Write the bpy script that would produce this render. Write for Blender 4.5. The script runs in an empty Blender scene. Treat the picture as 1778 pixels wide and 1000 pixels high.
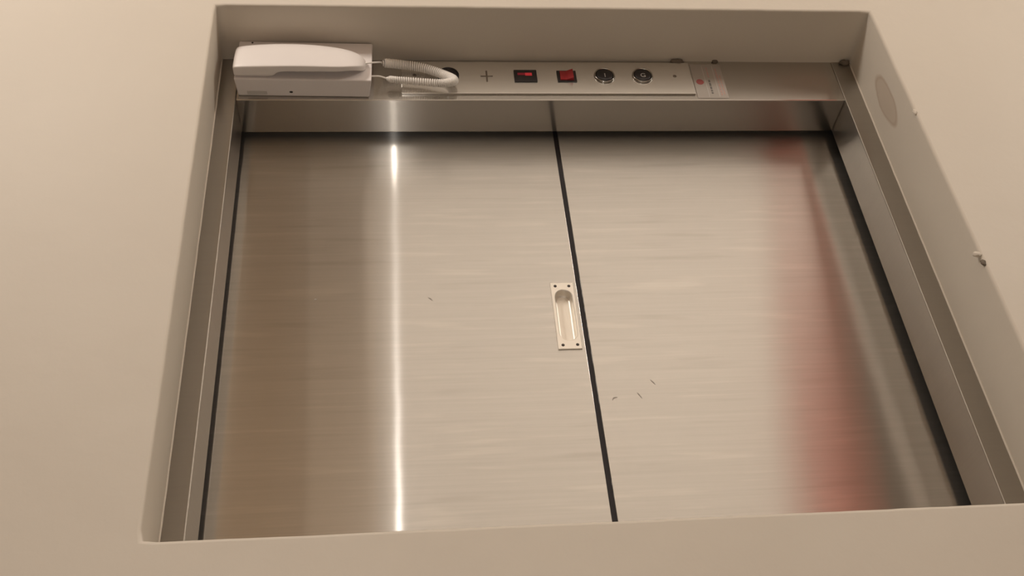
import bpy, bmesh, math, random
from mathutils import Vector, Matrix, noise
random.seed(7)
C = bpy.context.scene.collection
sc = bpy.context.scene
PI = math.pi

# ------------------------------------------------------------------ camera
cam_d = bpy.data.cameras.new('camera')
cam = bpy.data.objects.new('camera', cam_d); C.objects.link(cam)
cam_d.sensor_width = 36.0
cam_d.sensor_fit = 'HORIZONTAL'
cam_d.lens = 1742.6 / 1778 * 36.0
cam_d.clip_start = 0.02
right = Vector((0.99407751, -0.07435714, -0.07925227))
down = Vector((-0.01924472, 0.5972938, -0.80179159))
fwd = Vector((0.10695582, 0.79856818, 0.59232535))
m = Matrix((right, -down, -fwd)).transposed().to_4x4()
m.translation = Vector((0.2664, -0.9548, -0.4095))
cam.matrix_world = m
sc.camera = cam

# ------------------------------------------------------------------ world, light, exposure
w = bpy.data.worlds.new('world'); sc.world = w; w.use_nodes = True
w.node_tree.nodes['Background'].inputs[0].default_value = (0, 0, 0, 1)
vs = sc.view_settings
vs.view_transform = 'Standard'; vs.look = 'None'; vs.gamma = 1.0; vs.exposure = 0.66
try: vs.use_curve_mapping = False
except Exception: pass
sc.cycles.use_denoising = True
sc.cycles.max_bounces = 12
sc.cycles.diffuse_bounces = 6
sc.cycles.glossy_bounces = 8
sc.cycles.sample_clamp_indirect = 6.0

# two ceiling lamps along the lobby, an added unseen uplight brightening the far ceiling and wall, and the small light of the phone taking the picture
def lamp(name, loc, watts, radius, col=(1.0, 0.915, 0.825)):
    d = bpy.data.lights.new(name, 'POINT'); d.energy = watts; d.color = col; d.shadow_soft_size = radius
    o = bpy.data.objects.new(name, d); C.objects.link(o); o.location = loc
lamp('ceiling_lamp_left', (-0.66, -1.10, 1.42), 34.0, 0.14)
lamp('ceiling_lamp_right', (2.25, -1.10, 1.42), 31.0, 0.14)
lamp('phone_light', (0.2435, -0.985, -0.425), 3.4, 0.006, (1.0, 0.95, 0.90))
ud = bpy.data.lights.new('fill_uplight', 'AREA'); ud.shape = 'RECTANGLE'; ud.size = 1.3; ud.size_y = 0.12
ud.energy = 7.5; ud.color = (1.0, 0.94, 0.88)
uo = bpy.data.objects.new('fill_uplight', ud); C.objects.link(uo)
uo.location = (1.0, -1.75, 1.0); uo.rotation_euler = (math.radians(180), 0, 0)

# ------------------------------------------------------------------ helpers
def nodes_of(name):
    mt = bpy.data.materials.new(name); mt.use_nodes = True
    nt = mt.node_tree; nt.nodes.clear()
    out = nt.nodes.new('ShaderNodeOutputMaterial')
    return mt, nt, out

def N(nt, t, **kw):
    n = nt.nodes.new(t)
    for k, v in kw.items(): setattr(n, k, v)
    return n

def plain(name, col, rough=0.5, metal=0.0, spec=0.5, emit=None, es=0.0, vary=0.04, bump=0.0, bscale=200):
    mt, nt, out = nodes_of(name)
    p = N(nt, 'ShaderNodeBsdfPrincipled')
    p.inputs['Roughness'].default_value = rough
    p.inputs['Metallic'].default_value = metal
    p.inputs['Specular IOR Level'].default_value = spec
    tc = N(nt, 'ShaderNodeTexCoord'); no = N(nt, 'ShaderNodeTexNoise')
    no.inputs['Scale'].default_value = 40; no.inputs['Detail'].default_value = 3
    nt.links.new(tc.outputs['Object'], no.inputs['Vector'])
    mx = N(nt, 'ShaderNodeMixRGB'); mx.blend_type = 'MIX'
    mx.inputs[1].default_value = (*[c * (1 - vary) for c in col], 1)
    mx.inputs[2].default_value = (*[min(1, c * (1 + vary)) for c in col], 1)
    nt.links.new(no.outputs['Fac'], mx.inputs[0])
    nt.links.new(mx.outputs[0], p.inputs['Base Color'])
    if emit:
        p.inputs['Emission Color'].default_value = (*emit, 1); p.inputs['Emission Strength'].default_value = es
    if bump:
        nb = N(nt, 'ShaderNodeTexNoise'); nb.inputs['Scale'].default_value = bscale; nb.inputs['Detail'].default_value = 4
        nt.links.new(tc.outputs['Object'], nb.inputs['Vector'])
        b = N(nt, 'ShaderNodeBump'); b.inputs['Strength'].default_value = bump; b.inputs['Distance'].default_value = 0.002
        nt.links.new(nb.outputs['Fac'], b.inputs['Height']); nt.links.new(b.outputs[0], p.inputs['Normal'])
    nt.links.new(p.outputs[0], out.inputs[0])
    return mt

def steel(name, tangent=(1, 0, 0), ax=0.0018, ay=0.22, bx=0.03, by=0.26, mix=0.38, col=(0.60, 0.575, 0.54), stretch=(3, 3, 260), wavy=0.0, var=0.05, marks=False, haze=0.0):
    """brushed stainless steel with grooves along `tangent`: a sharp and a broad lobe, both smeared across the grooves"""
    mt, nt, out = nodes_of(name)
    tc = N(nt, 'ShaderNodeTexCoord')
    mp = N(nt, 'ShaderNodeMapping'); mp.inputs['Scale'].default_value = stretch
    nt.links.new(tc.outputs['Object'], mp.inputs['Vector'])
    no = N(nt, 'ShaderNodeTexNoise'); no.inputs['Scale'].default_value = 1.0; no.inputs['Detail'].default_value = 4; no.inputs['Roughness'].default_value = 0.65
    nt.links.new(mp.outputs[0], no.inputs['Vector'])
    mx = N(nt, 'ShaderNodeMixRGB')
    mx.inputs[1].default_value = (*[c * (1 - var) for c in col], 1)
    mx.inputs[2].default_value = (*[min(1, c * (1 + var)) for c in col], 1)
    nt.links.new(no.outputs['Fac'], mx.inputs[0])
    colour = mx.outputs[0]
    if marks:
        # broken darker rub marks along the grain
        mp2 = N(nt, 'ShaderNodeMapping'); mp2.inputs['Scale'].default_value = (6, 6, 75)
        nt.links.new(tc.outputs['Object'], mp2.inputs['Vector'])
        n2 = N(nt, 'ShaderNodeTexNoise'); n2.inputs['Scale'].default_value = 1.0; n2.inputs['Detail'].default_value = 2
        nt.links.new(mp2.outputs[0], n2.inputs['Vector'])
        cr = N(nt, 'ShaderNodeValToRGB')
        cr.color_ramp.elements[0].position = 0.60; cr.color_ramp.elements[0].color = (1, 1, 1, 1)
        cr.color_ramp.elements[1].position = 0.80; cr.color_ramp.elements[1].color = (0.90, 0.89, 0.885, 1)
        # highlights off slight dents, put into the colour as smeared lighter patches
        q = cr.color_ramp.elements.new(0.43); q.color = (1, 1, 1, 1)
        q = cr.color_ramp.elements.new(0.30); q.color = (1.085, 1.08, 1.07, 1)
        nt.links.new(n2.outputs['Fac'], cr.inputs[0])
        mu = N(nt, 'ShaderNodeMixRGB'); mu.blend_type = 'MULTIPLY'; mu.inputs[0].default_value = 1.0
        nt.links.new(colour, mu.inputs[1]); nt.links.new(cr.outputs[0], mu.inputs[2])
        colour = mu.outputs[0]
    cx = N(nt, 'ShaderNodeCombineXYZ')
    for i in range(3): cx.inputs[i].default_value = tangent[i]
    bump = None
    if wavy:
        mp3 = N(nt, 'ShaderNodeMapping'); mp3.inputs['Scale'].default_value = (2.2, 2.2, 20)
        nt.links.new(tc.outputs['Object'], mp3.inputs['Vector'])
        n3 = N(nt, 'ShaderNodeTexNoise'); n3.inputs['Scale'].default_value = 1.0; n3.inputs['Detail'].default_value = 2.5
        nt.links.new(mp3.outputs[0], n3.inputs['Vector'])
        bump = N(nt, 'ShaderNodeBump'); bump.inputs['Strength'].default_value = 1.0; bump.inputs['Distance'].default_value = wavy
        nt.links.new(n3.outputs['Fac'], bump.inputs['Height'])
    gs = []
    for px, py in ((ax, ay), (bx, by)):
        g = N(nt, 'ShaderNodeBsdfAnisotropic'); g.distribution = 'GGX'
        g.inputs['Roughness'].default_value = (px * py) ** 0.25
        g.inputs['Anisotropy'].default_value = 1 - math.sqrt(px / py)
        nt.links.new(colour, g.inputs['Color']); nt.links.new(cx.outputs[0], g.inputs['Tangent'])
        if bump: nt.links.new(bump.outputs[0], g.inputs['Normal'])
        gs.append(g)
    ms = N(nt, 'ShaderNodeMixShader'); ms.inputs[0].default_value = mix
    nt.links.new(gs[0].outputs[0], ms.inputs[1]); nt.links.new(gs[1].outputs[0], ms.inputs[2])
    last = ms
    if haze:
        df = N(nt, 'ShaderNodeBsdfDiffuse'); nt.links.new(colour, df.inputs['Color'])
        m2 = N(nt, 'ShaderNodeMixShader'); m2.inputs[0].default_value = haze
        nt.links.new(last.outputs[0], m2.inputs[1]); nt.links.new(df.outputs[0], m2.inputs[2]); last = m2
    nt.links.new(last.outputs[0], out.inputs[0])
    return mt

def obj(name, bm, mat, parent=None, smooth=False, recalc=True):
    if recalc: bmesh.ops.recalc_face_normals(bm, faces=bm.faces)
    me = bpy.data.meshes.new(name); bm.to_mesh(me); bm.free()
    if mat:
        for mm in (mat if isinstance(mat, (list, tuple)) else [mat]): me.materials.append(mm)
    if smooth:
        for p in me.polygons: p.use_smooth = True
    o = bpy.data.objects.new(name, me); C.objects.link(o)
    if parent: o.parent = parent
    return o

def tag(o, label=None, cat=None, group=None, kind=None):
    if label: o['label'] = label
    if cat: o['category'] = cat
    if group: o['group'] = group
    if kind: o['kind'] = kind
    return o

def thing(name, loc, label=None, cat=None, group=None, kind=None, roty=0.0):
    o = bpy.data.objects.new(name, None); C.objects.link(o)
    o.location = loc; o.rotation_euler = (0, roty, 0); o.empty_display_size = 0.02
    return tag(o, label, cat, group, kind)

def box(bm, lo, hi, bevel=0.0, seg=2):
    r = bmesh.ops.create_cube(bm, size=1.0)
    vs_ = r['verts']
    for v in vs_:
        v.co = Vector([(lo[i] + hi[i]) / 2 + v.co[i] * (hi[i] - lo[i]) for i in range(3)])
    if bevel:
        es = list({e for v in vs_ for e in v.link_edges})
        bmesh.ops.bevel(bm, geom=es, offset=bevel, segments=seg, affect='EDGES', profile=0.5)
    return bm

def hexa(bm, pts, bevel=0.0):
    """8 points: 4 of the front face (bl, br, tr, tl), then 4 of the back face"""
    v = [bm.verts.new(p) for p in pts]
    fs = [bm.faces.new([v[i] for i in f]) for f in ((0, 1, 2, 3), (7, 6, 5, 4), (0, 4, 5, 1), (1, 5, 6, 2), (2, 6, 7, 3), (3, 7, 4, 0))]
    if bevel:
        bmesh.ops.bevel(bm, geom=list({e for f in fs for e in f.edges}), offset=bevel, segments=2, affect='EDGES', profile=0.5)
    return bm

def lathe_y(bm, prof, cx, cz, n=28):
    """profile of (radius, y) turned about a y axis through (cx, cz)"""
    rings = []
    for r, y in prof:
        if r <= 1e-6: rings.append([bm.verts.new((cx, y, cz))])
        else: rings.append([bm.verts.new((cx + r * math.cos(2 * PI * k / n), y, cz + r * math.sin(2 * PI * k / n))) for k in range(n)])
    for a, b in zip(rings, rings[1:]):
        for k in range(n):
            k2 = (k + 1) % n
            q = [a[k % len(a)], a[k2 % len(a)], b[k2 % len(b)], b[k % len(b)]]
            q = list(dict.fromkeys(q))
            if len(q) >= 3: bm.faces.new(q)
    return bm

def tube(bm, pts, rad, n=8, cap=True):
    rings = []
    prev = None
    for i, p in enumerate(pts):
        a = pts[max(0, i - 1)]; b = pts[min(len(pts) - 1, i + 1)]
        t = (b - a).normalized()
        u = (prev - t * prev.dot(t)) if prev is not None else t.cross(Vector((0, 0, 1)) if abs(t.z) < .9 else Vector((1, 0, 0)))
        u.normalize(); prev = u; v = t.cross(u)
        r = rad(i / (len(pts) - 1)) if callable(rad) else rad
        rings.append([bm.verts.new(p + (u * math.cos(2 * PI * k / n) + v * math.sin(2 * PI * k / n)) * r) for k in range(n)])
    for a, b in zip(rings, rings[1:]):
        for k in range(n): bm.faces.new((a[k], a[(k + 1) % n], b[(k + 1) % n], b[k]))
    if cap:
        bm.faces.new(rings[0][::-1]); bm.faces.new(rings[-1])
    return bm

def spline(ctrl, n):
    P = [Vector(c) for c in ctrl]
    P = [P[0] * 2 - P[1]] + P + [P[-1] * 2 - P[-2]]
    out = []
    segs = len(P) - 3
    for i in range(n + 1):
        s = i / n * segs; k = min(int(s), segs - 1); t = s - k
        a, b, c, d = P[k:k + 4]
        out.append(0.5 * ((2 * b) + (c - a) * t + (2 * a - 5 * b + 4 * c - d) * t * t + (3 * b - a - 3 * c + d) * t ** 3))
    return out

# ------------------------------------------------------------------ dimensions (metres; sill of the opening is z = 0)
FLOOR, CEIL = -1.1, 1.95
X0, X1 = -1.6, 3.0
YB = -2.35
D1, D2, D3 = 0.1017, 0.1692, 0.1842       # frame face, back of the frame lining, door face
H, ZH = 0.824, 0.733
XL0, XL1, XR0, XR1 = 0.0252, 0.0221, 0.9673, 0.9703   # inner edges of the jambs, bottom / top
SE0, SE1 = 0.5175, 0.5128                 # door seam, bottom / top

# ------------------------------------------------------------------ materials
def plaster():
    mt, nt, out = nodes_of('cream_wall_paint')
    p = N(nt, 'ShaderNodeBsdfPrincipled'); p.inputs['Roughness'].default_value = 0.55; p.inputs['Specular IOR Level'].default_value = 0.25
    tc = N(nt, 'ShaderNodeTexCoord')
    n1 = N(nt, 'ShaderNodeTexNoise'); n1.inputs['Scale'].default_value = 3.5; n1.inputs['Detail'].default_value = 5
    nt.links.new(tc.outputs['Object'], n1.inputs['Vector'])
    mx = N(nt, 'ShaderNodeMixRGB')
    mx.inputs[1].default_value = (0.615, 0.552, 0.472, 1); mx.inputs[2].default_value = (0.675, 0.615, 0.53, 1)
    nt.links.new(n1.outputs['Fac'], mx.inputs[0])
    col = mx.outputs[0]
    def blob(center, inv, r0, r1, c):
        nonlocal col
        sb = N(nt, 'ShaderNodeVectorMath'); sb.operation = 'SUBTRACT'; sb.inputs[1].default_value = center
        nt.links.new(tc.outputs['Object'], sb.inputs[0])
        nz = N(nt, 'ShaderNodeTexNoise'); nz.inputs['Scale'].default_value = 30; nt.links.new(tc.outputs['Object'], nz.inputs['Vector'])
        ml = N(nt, 'ShaderNodeVectorMath'); ml.operation = 'MULTIPLY'; ml.inputs[1].default_value = inv
        nt.links.new(sb.outputs[0], ml.inputs[0])
        ln = N(nt, 'ShaderNodeVectorMath'); ln.operation = 'LENGTH'; nt.links.new(ml.outputs[0], ln.inputs[0])
        ad = N(nt, 'ShaderNodeMath'); ad.operation = 'MULTIPLY_ADD'; ad.inputs[1].default_value = 0.22
        nt.links.new(nz.outputs['Fac'], ad.inputs[0]); nt.links.new(ln.outputs['Value'], ad.inputs[2])
        cr = N(nt, 'ShaderNodeValToRGB')
        e = cr.color_ramp.elements
        e[0].position = 0; e[0].color = (c[1],) * 3 + (1,)
        e[1].position = r0; e[1].color = (c[1],) * 3 + (1,)
        for pos, val in ((r0 + (r1 - r0) * .35, c[2]), (r1, 0)):
            q = e.new(pos); q.color = (val,) * 3 + (1,)
        # ramp runs over 0..1; distances are scaled to fit it
        sc_ = N(nt, 'ShaderNodeMath'); sc_.operation = 'MULTIPLY'; sc_.inputs[1].default_value = 0.5
        nt.links.new(ad.outputs[0], sc_.inputs[0]); nt.links.new(sc_.outputs[0], cr.inputs[0])
        m2 = N(nt, 'ShaderNodeMixRGB'); m2.inputs[2].default_value = (*c[0], 1)
        nt.links.new(cr.outputs[0], m2.inputs[0]); nt.links.new(col, m2.inputs[1]); col = m2.outputs[0]
    # damp stain on the right reveal
    blob((1.0, 0.051, 0.678), (12, 48, 18), 0.43, 0.56, ((0.42, 0.315, 0.235), 0.45, 0.70))
    nt.links.new(col, p.inputs['Base Color'])
    n2 = N(nt, 'ShaderNodeTexNoise'); n2.inputs['Scale'].default_value = 9; n2.inputs['Detail'].default_value = 6; n2.inputs['Roughness'].default_value = 0.5
    nt.links.new(tc.outputs['Object'], n2.inputs['Vector'])
    b = N(nt, 'ShaderNodeBump'); b.inputs['Strength'].default_value = 0.35; b.inputs['Distance'].default_value = 0.006
    nt.links.new(n2.outputs['Fac'], b.inputs['Height']); nt.links.new(b.outputs[0], p.inputs['Normal'])
    nt.links.new(p.outputs[0], out.inputs[0])
    return mt
M_WALL = plaster()
M_CEIL = plain('ceiling_paint', (0.80, 0.75, 0.69), 0.8, vary=0.02)
M_ROOM = plain('room_wall_paint', (0.80, 0.75, 0.69), 0.7, vary=0.03)
M_FLOOR = plain('floor_tile', (0.46, 0.41, 0.34), 0.5, vary=0.1)
M_TAN = plain('tan_door_veneer', (0.38, 0.26, 0.15), 0.45, vary=0.1)
M_TAN2 = plain('light_veneer', (0.55, 0.43, 0.31), 0.45, vary=0.06)
M_BEAM = plain('dark_wood_ceiling', (0.06, 0.042, 0.028), 0.5, vary=0.1)
M_RED = plain('red_door_paint', (0.55, 0.10, 0.055), 0.45, vary=0.05)
M_GREY = plain('grey_green_paint', (0.085, 0.08, 0.055), 0.6, vary=0.05)
M_DOOR = steel('brushed_steel_door', (1, 0, 0), wavy=0.0004, marks=True, stretch=(3, 3, 230), haze=0.08, var=0.10)
M_HEAD = steel('brushed_steel_header', (1, 0, 0), ay=0.08, by=0.13, col=(0.56, 0.535, 0.50))
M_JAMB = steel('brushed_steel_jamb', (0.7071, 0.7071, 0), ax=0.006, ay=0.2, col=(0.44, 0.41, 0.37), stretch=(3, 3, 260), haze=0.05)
M_PLATE = steel('brushed_steel_plate', (1, 0, 0), ax=0.006, ay=0.11, by=0.17, col=(0.74, 0.71, 0.665), stretch=(4, 4, 300), haze=0.04)
M_PULL = plain('satin_nickel', (0.84, 0.79, 0.71), 0.45, metal=0.65, vary=0.03)
M_DARK = plain('dark_screw', (0.06, 0.05, 0.045), 0.5, metal=0.4)
M_SCUFF = plain('scuffed_steel', (0.36, 0.33, 0.295), 0.5, metal=0.5)
M_SCREW = plain('dull_screw', (0.20, 0.17, 0.14), 0.5, metal=0.6)
M_RUBBER = plain('black_rubber', (0.022, 0.018, 0.02), 0.7)
M_VOID = plain('shaft_black', (0.01, 0.01, 0.01), 0.9)
M_WHITE = plain('white_plastic', (0.80, 0.75, 0.72), 0.38, vary=0.015)
M_WHITE2 = plain('white_plastic_base', (0.77, 0.72, 0.70), 0.42, vary=0.015)
M_CORD = plain('white_cord', (0.82, 0.78, 0.73), 0.45, vary=0.03)
M_BLACK = plain('black_plastic', (0.02, 0.017, 0.018), 0.35)
M_REDP = plain('red_plastic', (0.32, 0.02, 0.024), 0.35)
M_LED = plain('red_display_bar', (0.35, 0.02, 0.03), 0.4, emit=(1.0, 0.06, 0.07), es=0.15)
M_LED2 = plain('dim_display_bar', (0.14, 0.012, 0.02), 0.4, emit=(1.0, 0.04, 0.08), es=0.05)
M_CHROME = plain('chrome_ring', (0.40, 0.38, 0.35), 0.22, metal=1.0)
M_SYMB = plain('white_symbol', (0.50, 0.48, 0.45), 0.5)
M_STICK = plain('aged_white_label', (0.38, 0.34, 0.30), 0.35, vary=0.05)
M_INKR = plain('faded_red_ink', (0.33, 0.085, 0.08), 0.6)
M_INKR2 = plain('pale_red_ink', (0.48, 0.30, 0.26), 0.6)
M_INKK = plain('grey_ink', (0.15, 0.14, 0.13), 0.6)
M_GREYL = plain('grey_print', (0.52, 0.49, 0.46), 0.5)
M_PUTTY = plain('grey_sealant', (0.15, 0.12, 0.09), 0.8, vary=0.1, bump=0.5, bscale=120)

# ------------------------------------------------------------------ wall with the opening
def opening_loop(bl, br, tr, tl, y, n, jit, grow=0.0, rbl=0.0):
    """closed loop of points around the opening, corner by corner; returns points and the side each begins"""
    P = []
    cs = [Vector((bl[0] - grow, y, bl[1] - grow)), Vector((br[0] + grow, y, br[1] - grow)), Vector((tr[0] + grow, y, tr[1] + grow)), Vector((tl[0] - grow, y, tl[1] + grow))]
    for s in range(4):
        a, b = cs[s], cs[(s + 1) % 4]
        for k in range(n):
            t = k / n
            p = a.lerp(b, t)
            if k:
                nz = noise.noise(Vector((p.x * 9, s * 7.3, p.z * 9))) * 0.6 + noise.noise(Vector((p.x * 40, s * 3.1, p.z * 40))) * 0.4
                d = nz * jit * min(1, 6 * t, 6 * (1 - t))
                if s in (0, 2): p.z += d
                else: p.x += d
            P.append(p)
    # soften the corners a little
    r = 2
    for s in range(4):
        i = s * n
        P[i] = P[i] * 0.72 + (P[i - 1] + P[(i + 1) % len(P)]) * 0.14 if s == 0 else P[i] * 0.9 + (P[i - 1] + P[(i + 1) % len(P)]) * 0.05
    return P

FR = ((0.0056, 0.0), (1.0007, 0.0003), (0.9994, 0.824), (0.0008, 0.8238))     # opening at the room side
BK = ((-0.0018, 0.0), (0.9990, 0.0), (1.0020, 0.8231), (-0.0056, 0.8240))      # where plaster meets steel
n = 60
bm = bmesh.new()
loops = []
for corners, y, grow, jit in ((FR, 0.0, 0.004, .0012), (FR, 0.0006, 0.0018, .0012), (FR, 0.0018, 0.0006, .0012), (FR, 0.004, 0.0, .0012), (BK, D1 + 0.001, 0.0, 0.0008), (BK, D1 + 0.09, 0.03, 0.0)):
    loops.append([bm.verts.new(p) for p in opening_loop(*corners, y, n, jit, grow)])
for a, b in zip(loops, loops[1:]):
    for k in range(4 * n):
        f = bm.faces.new((a[k], b[k], b[(k + 1) % (4 * n)], a[(k + 1) % (4 * n)])); f.smooth = True
oc = [bm.verts.new(p) for p in ((X0, 0, FLOOR), (X1, 0, FLOOR), (X1, 0, CEIL), (X0, 0, CEIL))]
L1 = loops[0]
for s in range(4):
    inner = [L1[(s * n + k) % (4 * n)] for k in range(n + 1)]
    bm.faces.new([oc[s], oc[(s + 1) % 4]] + inner[::-1])
wall = obj('wall_front', bm, M_WALL)
wall['kind'] = 'structure'

# plaster crumbs and sealant left along the edges
def lump(name, c, s, mat, parent, seed):
    bm = bmesh.new(); bmesh.ops.create_icosphere(bm, subdivisions=3, radius=1.0)
    for v in bm.verts:
        k = 1 + 0.35 * noise.noise(v.co * 1.6 + Vector((seed, seed * 2.1, 0)))
        v.co = Vector((c[0] + v.co.x * s[0] * k, c[1] + v.co.y * s[1] * k, c[2] + v.co.z * s[2] * k))
    return obj(name, bm, mat, parent, smooth=True)
lump('plaster_chip', (0.9998, 0.001, 0.3253), (0.0036, 0.0016, 0.0048), M_PUTTY, wall, 1.0)
lump('plaster_crumb', (0.996, 0.001, 0.3385), (0.006, 0.0025, 0.004), M_WALL, wall, 2.0)
lump('plaster_crumb', (0.9995, 0.001, 0.600), (0.003, 0.002, 0.005), M_WALL, wall, 5.0)
lump('sealant_blob', (0.711, D1 - 0.003, 0.8205), (0.011, 0.004, 0.0040), M_PUTTY, wall, 3.0)
lump('sealant_blob', (0.9925, D1 - 0.003, 0.819), (0.008, 0.005, 0.0045), M_PUTTY, wall, 4.0)
lump('sealant_blob', (0.7745, D1 - 0.001, 0.823), (0.005, 0.003, 0.002), M_PUTTY, wall, 6.0)

# pale bead of paint where the plaster meets the steel
for nm, a_, b_ in (('paint_bead', (BK[0][0] + .0004, D1 - .0004, 0.0), (BK[3][0] + .0004, D1 - .0004, 0.823)), ('paint_bead', (BK[1][0] - .0004, D1 - .0004, 0.0), (BK[2][0] - .0004, D1 - .0004, 0.822))):
    bm = bmesh.new(); A_, B_ = Vector(a_), Vector(b_)
    tube(bm, [A_.lerp(B_, k / 40) + Vector((0.0006 * noise.noise(Vector((k * .7, a_[0], 0))), 0, 0)) for k in range(41)], 0.0015, 6)
    obj(nm, bm, M_WALL, wall, smooth=True)

def struct_box(name, lo, hi, mat):
    bm = bmesh.new(); box(bm, lo, hi); o = obj(name, bm, mat); o['kind'] = 'structure'; return o
T = 0.1
struct_box('floor', (X0 - T, YB - T, FLOOR - T), (X1 + T, T, FLOOR), M_FLOOR)
struct_box('ceiling', (X0 - T, YB - T, CEIL), (X1 + T, T, CEIL + T), M_CEIL)
struct_box('wall_left', (X0 - T, YB, FLOOR), (X0, 0, CEIL), M_BEAM)
struct_box('wall_right', (X1, YB, FLOOR), (X1 + T, 0, CEIL), M_GREY)
struct_box('wall_back', (X0 - T, YB - T, FLOOR), (X1 + T, YB, CEIL), M_ROOM)

# across the lobby, showing only as streaks in the steel: a brown cupboard front, a red post and a grey-green wall
def tall_panel(name, x0, x1, depth, mat, nleaf, top=0.0):
    d = thing(name, ((x0 + x1) / 2, YB, FLOOR), kind='structure')
    w2 = (x1 - x0) / 2; h = CEIL - FLOOR - top
    for k in range(nleaf):
        a = -w2 + 2 * w2 * k / nleaf; b = -w2 + 2 * w2 * (k + 1) / nleaf
        bm = bmesh.new(); box(bm, (a + .001, 0.0, 0), (b - .001, depth, h), 0.004); obj('panel', bm, mat, d)
    return d
tall_panel('trim_2', X0, -0.12, 0.05, M_TAN, 3)
tall_panel('trim_8', -0.12, 0.15, 0.05, M_TAN2, 1)
tall_panel('trim_3', 1.83, 2.09, 0.06, M_RED, 1, 0.22)
tall_panel('trim_4', 2.09, X1, 0.03, M_GREY, 2)
struct_box('added_dark_block', (X0, YB + .07, FLOOR), (X1, -1.05, FLOOR + .22), M_BEAM)  # unseen dark block, added so the header's underside reflects something dark
struct_box('trim_5', (X0, YB, CEIL - .06), (0.13, 0, CEIL), M_BEAM)
struct_box('trim_6', (1.85, YB, CEIL - .06), (X1, 0, CEIL), M_GREY)

# ------------------------------------------------------------------ steel frame
frame = thing('trim_1', (0.5, D1, 0), 'brushed stainless steel frame lining the plastered wall opening', 'door frame', kind='structure')
def in_frame(bm): 
    bmesh.ops.translate(bm, verts=bm.verts, vec=(-0.5, -D1, 0)); return bm
EB = 0.0012
bm = bmesh.new(); hexa(bm, [(-0.008, D1, 0), (XL0, D1, 0), (XL1, D1, H + .004), (-0.011, D1, H + .004), (-0.008, D2, 0), (XL0, D2, 0), (XL1, D2, H + .004), (-0.011, D2, H + .004)], EB)
obj('left_jamb', in_frame(bm), M_JAMB, frame)
bm = bmesh.new(); hexa(bm, [(XR0, D1, 0), (1.004, D1, 0), (1.007, D1, H + .004), (XR1, D1, H + .004), (XR0, D2, 0), (1.004, D2, 0), (1.007, D2, H + .004), (XR1, D2, H + .004)], EB)
obj('right_jamb', in_frame(bm), M_JAMB, frame)
xa = XL0 + (XL1 - XL0) * .9; xb = XR0 + (XR1 - XR0) * .9
bm = bmesh.new(); hexa(bm, [(xa, D1 + .0004, ZH), (xb, D1 + .0004, ZH), (XR1, D1 + .0004, H + .004), (XL1, D1 + .0004, H + .004), (xa, D2, ZH), (xb, D2, ZH), (XR1, D2, H + .004), (XL1, D2, H + .004)], EB)
obj('header', in_frame(bm), M_HEAD, frame)
bm = bmesh.new(); box(bm, (-0.008, D1, -0.02), (1.004, D3 + .03, -0.0005), 0.001); obj('threshold', in_frame(bm), M_JAMB, frame)

# ------------------------------------------------------------------ the two door leaves
dl = thing('door_1', (0.25, D3, 0), 'left brushed steel lift door leaf with a recessed flush pull', 'lift door', kind='structure')
dr = thing('door_2', (0.75, D3, 0), 'right plain brushed steel lift door leaf with a black edge seal', 'lift door', kind='structure')
def shifted(bm, o):
    bmesh.ops.translate(bm, verts=bm.verts, vec=-Vector(o.location)); return bm
G = 0.0036
ZT = 0.86
PX0, PX1, PZ0, PZ1 = 0.4787, 0.5033, 0.3425, 0.4285       # the hole of the flush pull
pcx, pr = (PX0 + PX1) / 2, (PX1 - PX0) / 2
def stadium(r, cx, z0, z1, y, k=12):
    pts = []
    for i in range(k + 1):
        a = PI * i / k; pts.append((cx + r * math.cos(a), y, z1 - pr + r * math.sin(a)))
    for i in range(k + 1):
        a = PI + PI * i / k; pts.append((cx + r * math.cos(a), y, z0 + pr + r * math.sin(a)))
    return pts
# left leaf: a plate with a stadium-shaped hole for the pull
bm = bmesh.new()
hexa(bm, [(0.004, D3, 0), (SE0 - G, D3, 0), (SE1 - G, D3, ZT), (0.001, D3, ZT), (0.004, D3 + .03, 0), (SE0 - G, D3 + .03, 0), (SE1 - G, D3 + .03, ZT), (0.001, D3 + .03, ZT)], 0.0003)
leafL = obj('door_leaf', shifted(bm, dl), M_DOOR, dl)
bm = bmesh.new(); hexa(bm, [(SE0 + G, D3, 0), (0.995, D3, 0), (0.998, D3, ZT), (SE1 + G, D3, ZT), (SE0 + G, D3 + .03, 0), (0.995, D3 + .03, 0), (0.998, D3 + .03, ZT), (SE1 + G, D3 + .03, ZT)], 0.0003)
leafR = obj('door_leaf', shifted(bm, dr), M_DOOR, dr)
bm = bmesh.new(); hexa(bm, [(SE0 - G + .0002, D3 + .003, 0), (SE0 + G, D3 + .003, 0), (SE1 + G, D3 + .003, ZT), (SE1 - G + .0002, D3 + .003, ZT), (SE0 - G + .0002, D3 + .028, 0), (SE0 + G, D3 + .028, 0), (SE1 + G, D3 + .028, ZT), (SE1 - G + .0002, D3 + .028, ZT)])
tag(obj('edge_seal', shifted(bm, dr), M_RUBBER, dr), 'black rubber seal along the meeting edge')
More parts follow.
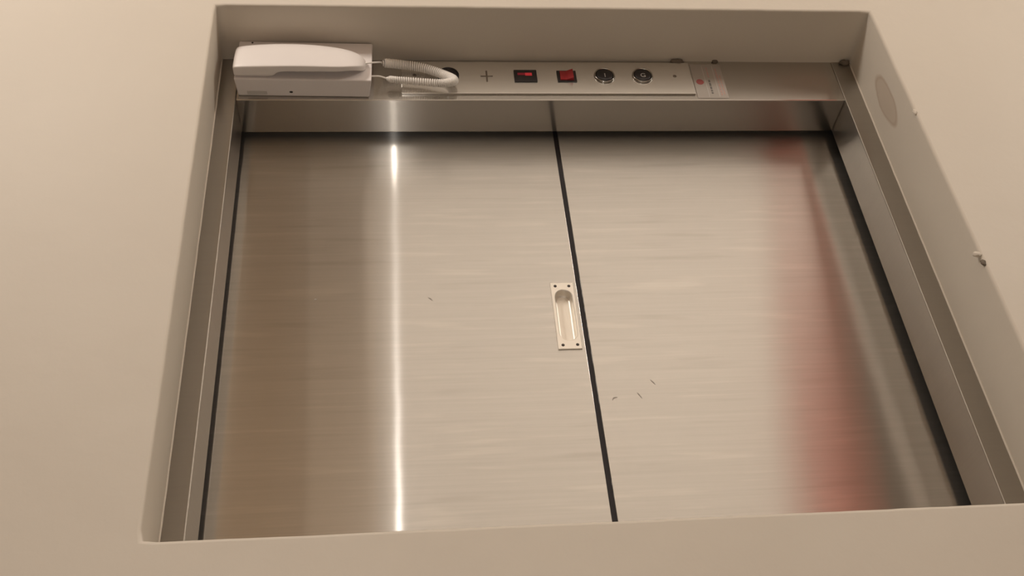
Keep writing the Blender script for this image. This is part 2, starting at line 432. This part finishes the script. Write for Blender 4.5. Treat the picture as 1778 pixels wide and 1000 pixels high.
# cut the hole by boolean
bm = bmesh.new()
a = [bm.verts.new(p) for p in stadium(pr + .0015, pcx, PZ0, PZ1, D3 - .01)]; b = [bm.verts.new(p) for p in stadium(pr + .0015, pcx, PZ0, PZ1, D3 + .02)]
bm.faces.new(a); bm.faces.new(b[::-1])
for i in range(len(a)): bm.faces.new((a[i], b[i], b[(i + 1) % len(a)], a[(i + 1) % len(a)]))
cut = obj('cutter', shifted(bm, dl), None, dl)
mod = leafL.modifiers.new('hole', 'BOOLEAN'); mod.object = cut; mod.operation = 'DIFFERENCE'; mod.solver = 'EXACT'
dg = bpy.context.evaluated_depsgraph_get()
me = bpy.data.meshes.new_from_object(leafL.evaluated_get(dg))
leafL.modifiers.clear(); leafL.data = me
bpy.data.objects.remove(cut)

# scuffs on the steel
def scuff(pts, par, rad=0.0007):
    bm = bmesh.new(); tube(bm, spline([(x, D3, z) for x, z in pts], 8), lambda t: rad * (0.35 + math.sin(PI * t)), 6)
    for v in bm.verts: v.co.y = D3 - .0001 + (v.co.y - D3) * 0.25
    obj('scuff_mark', shifted(bm, par), M_SCUFF, par, smooth=True)
scuff([(0.5378, 0.2470), (0.5392, 0.2503), (0.5420, 0.2512), (0.5452, 0.2515)], dr)
scuff([(0.5725, 0.2575), (0.5748, 0.2545), (0.5779, 0.2484)], dr)
scuff([(0.5935, 0.2770), (0.5965, 0.2735), (0.5993, 0.2692)], dr)
scuff([(0.1425, 0.4222), (0.1465, 0.4218)], dl, 0.0012)
scuff([(0.2995, 0.4216), (0.3025, 0.4195), (0.3056, 0.4160)], dl)

# flush pull: flange with the hole, cup, screws
HX0, HX1, HZ0, HZ1 = 0.4738, 0.5072, 0.3285, 0.4417
bm = bmesh.new()
yf = D3 - 0.0022
inner = stadium(pr, pcx, PZ0, PZ1, yf)
def rect_ring(pts, y, inset=0.0):
    """project each loop point outwards from the pull's axis onto the flange's rectangle, with exact corners"""
    cz = (HZ0 + HZ1) / 2; cx = (HX0 + HX1) / 2; out = []
    hw, hh = (HX1 - HX0) / 2 - inset, (HZ1 - HZ0) / 2 - inset
    k = len(pts)
    for (x, _, z) in pts:
        dx, dz = x - cx, z - cz
        s = min(hw / abs(dx) if abs(dx) > 1e-9 else 1e9, hh / abs(dz) if abs(dz) > 1e-9 else 1e9)
        out.append([cx + dx * s, y, cz + dz * s])
    for sx in (-1, 1):
        for sz in (-1, 1):
            i = min(range(k), key=lambda j: (out[j][0] - cx - sx * hw) ** 2 + (out[j][2] - cz - sz * hh) ** 2)
            out[i] = [cx + sx * hw, y, cz + sz * hh]
    return out
rings = [rect_ring(inner, D3 + .0002), rect_ring(inner, yf + .0006), rect_ring(inner, yf, .0006), stadium(pr + .001, pcx, PZ0, PZ1, yf), stadium(pr, pcx, PZ0, PZ1, yf + .0009)]
vr = [[bm.verts.new(p) for p in r] for r in rings]
for a, b in zip(vr, vr[1:]):
    for i in range(len(a)): bm.faces.new((a[i], a[(i + 1) % len(a)], b[(i + 1) % len(a)], b[i]))
pull = obj('flush_pull', shifted(bm, dl), M_PULL, dl)
pull['label'] = 'satin nickel recessed flush pull with four screws'
bm = bmesh.new()
rings = [stadium(pr, pcx, PZ0, PZ1, yf + .0009), stadium(pr - .0004, pcx, PZ0, PZ1, D3 + .008), stadium(pr - .0018, pcx, PZ0, PZ1, D3 + .0108), stadium(pr - .0045, pcx, PZ0, PZ1, D3 + .0116)]
vr = [[bm.verts.new(p) for p in r] for r in rings]
for a, b in zip(vr, vr[1:]):
    for i in range(len(a)): 
        f = bm.faces.new((a[i], a[(i + 1) % len(a)], b[(i + 1) % len(a)], b[i])); f.smooth = True
bm.faces.new(vr[-1])
obj('pull_cup', shifted(bm, dl), M_PULL, pull)
for sx, sz in ((0.4807, 0.4355), (0.5004, 0.4353), (0.4810, 0.3350), (0.5012, 0.3352)):
    bm = bmesh.new(); lathe_y(bm, [(0, yf - .0006), (.0016, yf - .0005), (.0023, yf - .0001), (.0023, yf + .001)], sx, sz, 14)
    obj('screw', shifted(bm, dl), M_DARK, pull, smooth=True)

# dark shaft behind the leaves
struct_box('wall_shaft', (-0.1, D3 + .25, -0.1), (1.1, D3 + .27, 0.95), M_VOID)

# ------------------------------------------------------------------ control panel
PL0, PL1, PB, PT = 0.2685, 0.7275, 0.7445, 0.8165
yp = D1 - 0.0032
panel = thing('control_panel', ((PL0 + PL1) / 2, D1, PB), 'long brushed steel control plate with switches screwed to the frame header', 'control panel')
bm = bmesh.new(); box(bm, (PL0, yp, PB), (PL1, D1 + .0004, PT), 0.0006)
obj('plate', shifted(bm, panel), M_PLATE, panel)
for sx in (0.2891, 0.7005):
    bm = bmesh.new(); lathe_y(bm, [(0, yp - .0008), (.002, yp - .0007), (.0030, yp - .0001), (.0030, yp + .001)], sx, 0.7845, 16)
    obj('panel_screw', shifted(bm, panel), M_SCREW, panel, smooth=True)
# engraved cross
bm = bmesh.new()
box(bm, (0.4006 - .0095, yp - .0002, 0.7828 - .0012), (0.4006 + .0095, yp + .0004, 0.7828 + .0012)); box(bm, (0.4006 - .0013, yp - .0003, 0.7828 - .0125), (0.4006 + .0013, yp + .0004, 0.7828 + .0125))
tag(obj('engraved_cross', shifted(bm, panel), M_SCREW, panel), 'small dark cross mark on the plate')
# display window
bm = bmesh.new(); box(bm, (0.4434, yp - .0022, 0.7693), (0.4794, yp + .001, 0.7960), 0.0009)
disp = obj('display_window', shifted(bm, panel), M_BLACK, panel); disp['label'] = 'black display window with a glowing red bar'
bm = bmesh.new(); box(bm, (0.4490, yp - .0026, 0.7832), (0.4608, yp - .002, 0.7882)); obj('dim_bar', shifted(bm, panel), M_LED2, disp)
bm = bmesh.new(); box(bm, (0.4608, yp - .0026, 0.7822), (0.4715, yp - .002, 0.7886), 0.0004); obj('lit_bar', shifted(bm, panel), M_LED, disp)
# rocker switch
bm = bmesh.new(); RX0, RX1, RZ0, RZ1 = 0.5112, 0.5418, 0.7695, 0.7950
box(bm, (RX0, yp - .0018, RZ0), (RX1, yp + .001, RZ1), 0.0007)
rk = obj('rocker_switch', shifted(bm, panel), M_BLACK, panel); rk['label'] = 'red rocker switch in a black surround'
bm = bmesh.new()
prof = [(RX0 + .0045, yp - .0012), (RX0 + .0045, yp - .0034), (RX0 + .0135, yp - .0030), (RX1 - .006, yp - .0080), (RX1 - .0050, yp - .0012)]
a = [bm.verts.new((x, y, RZ0 + .003)) for x, y in prof]; b = [bm.verts.new((x, y, RZ1 - .003)) for x, y in prof]
bm.faces.new(a); bm.faces.new(b[::-1])
for i in range(5): bm.faces.new((a[i], b[i], b[(i + 1) % 5], a[(i + 1) % 5]))
obj('rocker', shifted(bm, panel), M_REDP, rk)
# round push buttons
def text(name, body, size, loc, mat, parent):
    cu = bpy.data.curves.new(name, 'FONT'); cu.body = body; cu.size = size; cu.align_x = 'CENTER'; cu.align_y = 'CENTER'; cu.extrude = 0.0001
    o = bpy.data.objects.new(name, cu); C.objects.link(o); o.rotation_euler = (PI / 2, 0, 0)
    me = bpy.data.meshes.new_from_object(o.evaluated_get(bpy.context.evaluated_depsgraph_get()))
    bpy.data.objects.remove(o)
    me.materials.clear(); me.materials.append(mat)
    o = bpy.data.objects.new(name, me); C.objects.link(o); o.parent = parent
    o.location = loc; o.rotation_euler = (PI / 2, 0, 0); return o
for bx, bz, sym, lab in ((0.3410, 0.7838, None, 'black round button half hidden by the cord'), (0.5868, 0.7838, '1', 'black round button in a chrome ring beside the rocker'), (0.6480, 0.7840, 'G', 'black round button in a chrome ring, last in the row')):
    bm = bmesh.new()
    lathe_y(bm, [(.0168, yp + .0005), (.0168, yp - .0016), (.0160, yp - .0034), (.0148, yp - .0036), (.0138, yp - .0022), (.0134, yp + .0002)], bx, bz, 36)
    ring = obj('push_button', shifted(bm, panel), M_CHROME if sym else M_BLACK, panel, smooth=True); ring['label'] = lab
    bm = bmesh.new()
    lathe_y(bm, [(.0136, yp + .0002), (.0134, yp - .0026), (.0118, yp - .0040), (.006, yp - .0034), (0, yp - .0032)], bx, bz, 36)
    cap = obj('button_cap', shifted(bm, panel), M_BLACK, ring, smooth=True)
    if sym:
        text('symbol', sym, 0.0125, Vector((bx, yp - .0042, bz - .0025)) - Vector(panel.location), M_SYMB, ring)

# ------------------------------------------------------------------ sticker
SX0, SX1, SZ0, SZ1 = 0.7305, 0.7806, 0.7375, 0.8165
stk = thing('instruction_sticker', ((SX0 + SX1) / 2, D1, SZ0), 'small faded white sticker with a red emblem and red print right of the control plate', 'sticker')
ys = D1 - 0.0002
bm = bmesh.new(); box(bm, (SX0, ys, SZ0), (SX1, D1 + .0004, SZ1)); obj('label_sheet', shifted(bm, stk), M_STICK, stk)
bm = bmesh.new(); lathe_y(bm, [(0, ys - .0002), (.0062, ys - .0002), (.0062, ys)], SX0 + .0100, 0.7745, 20); 
em = obj('red_emblem', shifted(bm, stk), M_INKR, stk)
bm = bmesh.new()
for fx in (0.0188, 0.0355): box(bm, (SX0 + fx, ys - .00015, SZ0 + .003), (SX0 + fx + .0008, ys, SZ1 - .004))
obj('printed_rule', shifted(bm, stk), M_GREYL, stk)
random.seed(11)
def lines_(x, mat, z0, z1, nm, wd):
    bm = bmesh.new(); z = z1
    while z > z0:
        l = random.uniform(.003, .0075)
        box(bm, (x, ys - .0002, max(z0, z - l)), (x + wd, ys, z)); z -= l + random.uniform(.0012, .0022)
    obj(nm, shifted(bm, stk), mat, stk)
lines_(SX0 + .0240, M_INKK, 0.7475, 0.779, 'printed_line', .0030)
lines_(SX0 + .0250, M_INKR2, 0.785, 0.808, 'printed_line', .0022)
lines_(SX0 + .0392, M_INKR2, 0.744, 0.806, 'printed_line', .0022)
lines_(SX0 + .0440, M_INKR2, 0.744, 0.790, 'printed_line', .0018)

# ------------------------------------------------------------------ intercom phone
ph = thing('intercom_phone', (0.024, D1, 0.7405), 'white corded intercom phone mounted sideways at the upper left of the frame', 'phone', roty=math.radians(1.1))
PO = Vector(ph.location)
def tp(bm):
    return bm
# local frame: x along the phone, y = 0 at the frame face (negative towards the room), z up from its underside
BW, BH, BD = 0.2005, 0.0830, 0.0358
bm = bmesh.new()
hexa(bm, [(0.0, -BD, -0.0015), (BW, -BD, -0.0015), (BW, -BD, BH), (0.0, -BD, BH), (0.0015, 0.0002, 0.0015), (BW - .005, 0.0002, 0.0015), (BW - .005, 0.0002, BH - .001), (0.0015, 0.0002, BH - .001)], 0.0022)
base = obj('phone_base', bm, M_WHITE2, ph, smooth=False)
base['label'] = 'white plastic wall base of the phone'
# handset: lofted along x
def section(x, zb, zt, yb, ylow, yfr):
    """rounded D-shaped section; yb back, ylow back of the lower half (hollow under the grip), yfr front"""
    h = zt - zb
    prof = [(0, 0.0), (0.0, 0.45), (0.0, 0.90), (0.02, 0.985), (0.11, 1.0), (0.38, 0.99), (0.62, 0.90), (0.80, 0.74), (0.92, 0.52), (0.985, 0.26), (1.0, 0.0), (0.70, -0.01), (0.45, -0.01)]
    out = []
    for u, v in prof:
        y0 = ylow if u < 0.5 else yb
        out.append((x, y0 - (y0 - yfr) * v, zb + h * u))
    return out
xs = [0.0, 0.0012, 0.004, 0.02, 0.045, 0.060, 0.0615, 0.085, 0.11, 0.135, 0.155, 0.170, 0.180, 0.186, 0.190, 0.1918]
zt = [0.0585, 0.0605, 0.0620, 0.0655, 0.0680, 0.0690, 0.0690, 0.0692, 0.0680, 0.0648, 0.0605, 0.0555, 0.0500, 0.0450, 0.0400, 0.0350]
zb = [0.0035, 0.0020, 0.0010, 0.0006, 0.0006, 0.0008, 0.0008, 0.0012, 0.0016, 0.0022, 0.0030, 0.0050, 0.0090, 0.0135, 0.0190, 0.0250]
dp = [0.0140, 0.0160, 0.0175, 0.0190, 0.0200, 0.0205, 0.0205, 0.0210, 0.0208, 0.0200, 0.0190, 0.0175, 0.0155, 0.0130, 0.0095, 0.0050]
bm = bmesh.new(); secs = []
for i, x in enumerate(xs):
    back = -BD - 0.0002 if x <= 0.0601 else -BD - 0.0105 + (0.0100 if x > 0.175 else 0.0) * min(1, (x - 0.175) / 0.014)
    secs.append([bm.verts.new(p) for p in section(x + .0003, zb[i] - (0.0016 if x < .17 else 0.0), zt[i], -BD - 0.0002, back, -BD - dp[i] - 0.0040 * min(1, (.1918 - x) / .03 + .3))])
K = len(secs[0])
for a, b in zip(secs, secs[1:]):
    for k in range(K): f = bm.faces.new((a[k], a[(k + 1) % K], b[(k + 1) % K], b[k])); f.smooth = True
bm.faces.new(secs[0]); bm.faces.new(secs[-1][::-1])
hs = obj('handset', bm, M_WHITE, ph); hs['label'] = 'smooth white handset lying along the base'
md = hs.modifiers.new('round', 'SUBSURF'); md.levels = 2; md.render_levels = 2
# cradle ledge under the handset, underside marks, fixing hole
bm = bmesh.new(); lathe_y(bm, [(0, -.0003), (.0026, -.0003), (.0026, .0006)], 0, 0, 14)
for v in bm.verts: v.co = Vector((0.0805 + v.co.x, -0.0095 + v.co.z * 0.7, 0.0006 + v.co.y))
tag(obj('underside_hole', bm, M_BLACK, ph), 'tiny black hole in the underside')
bm = bmesh.new(); box(bm, (0.016, -0.0105, -0.0003), (0.045, -0.0045, 0.0015)); tag(obj('rating_plate', bm, M_GREYL, ph), 'pale grey print on the underside')
bm = bmesh.new(); lathe_y(bm, [(0, -BD - .0003), (.0016, -BD - .0003), (.0016, -BD + .0006)], 0.020, 0.0790, 12); obj('fixing_hole', bm, M_DARK, ph)
# coiled cord: thin leads and the coil
def P(x, y, z): return Vector((x, y, z)) - PO
rot = Matrix.Rotation(-math.radians(1.1), 3, 'Y')
def L(x, y, z): return rot @ (Vector((x, y, z)) - PO)
path = spline([L(0.2400, 0.0800, 0.7915), L(0.2560, 0.0835, 0.7935), L(0.2740, 0.0860, 0.7935), L(0.2960, 0.0872, 0.7905), L(0.3160, 0.0880, 0.7835), L(0.3330, 0.0880, 0.7740), L(0.3445, 0.0860, 0.7640), L(0.3480, 0.0830, 0.7555), L(0.3420, 0.0815, 0.7500), L(0.3280, 0.0835, 0.7500), L(0.3060, 0.0860, 0.7545), L(0.2820, 0.0865, 0.7580), L(0.2600, 0.0850, 0.7590), L(0.2460, 0.0835, 0.7600)], 1600)
coil = []
length = sum((b - a).length for a, b in zip(path, path[1:]))
turns = length / 0.0027
prev = None
for i, p in enumerate(path):
    t = (path[min(i + 1, len(path) - 1)] - path[max(i - 1, 0)]).normalized()
    u = Vector((0, 1, 0)); u = (u - t * u.dot(t)).normalized(); v = t.cross(u)
    s = i / (len(path) - 1)
    rr = 0.0060 if s < 0.5 else 0.0060 - 0.0022 * (s - .5) / .5
    rr *= min(1, .25 + s * 40, .25 + (1 - s) * 25)
    a = 2 * PI * turns * s
    coil.append(p + (u * math.cos(a) + v * math.sin(a)) * rr)
lead1 = spline([L(0.2150, 0.0585, 0.7650), L(0.2220, 0.0600, 0.7680), L(0.2310, 0.0660, 0.7760), L(0.2380, 0.0770, 0.7890), coil[0]], 24)
lead2 = spline([coil[-1], L(0.2350, 0.0800, 0.7610), L(0.2180, 0.0800, 0.7610)], 24)
bm = bmesh.new(); tube(bm, lead1[:-1] + coil + lead2[1:], 0.00135, 6)
cord = obj('coiled_cord', bm, M_CORD, ph, smooth=True); cord['label'] = 'white coiled cord looping from handset to base'
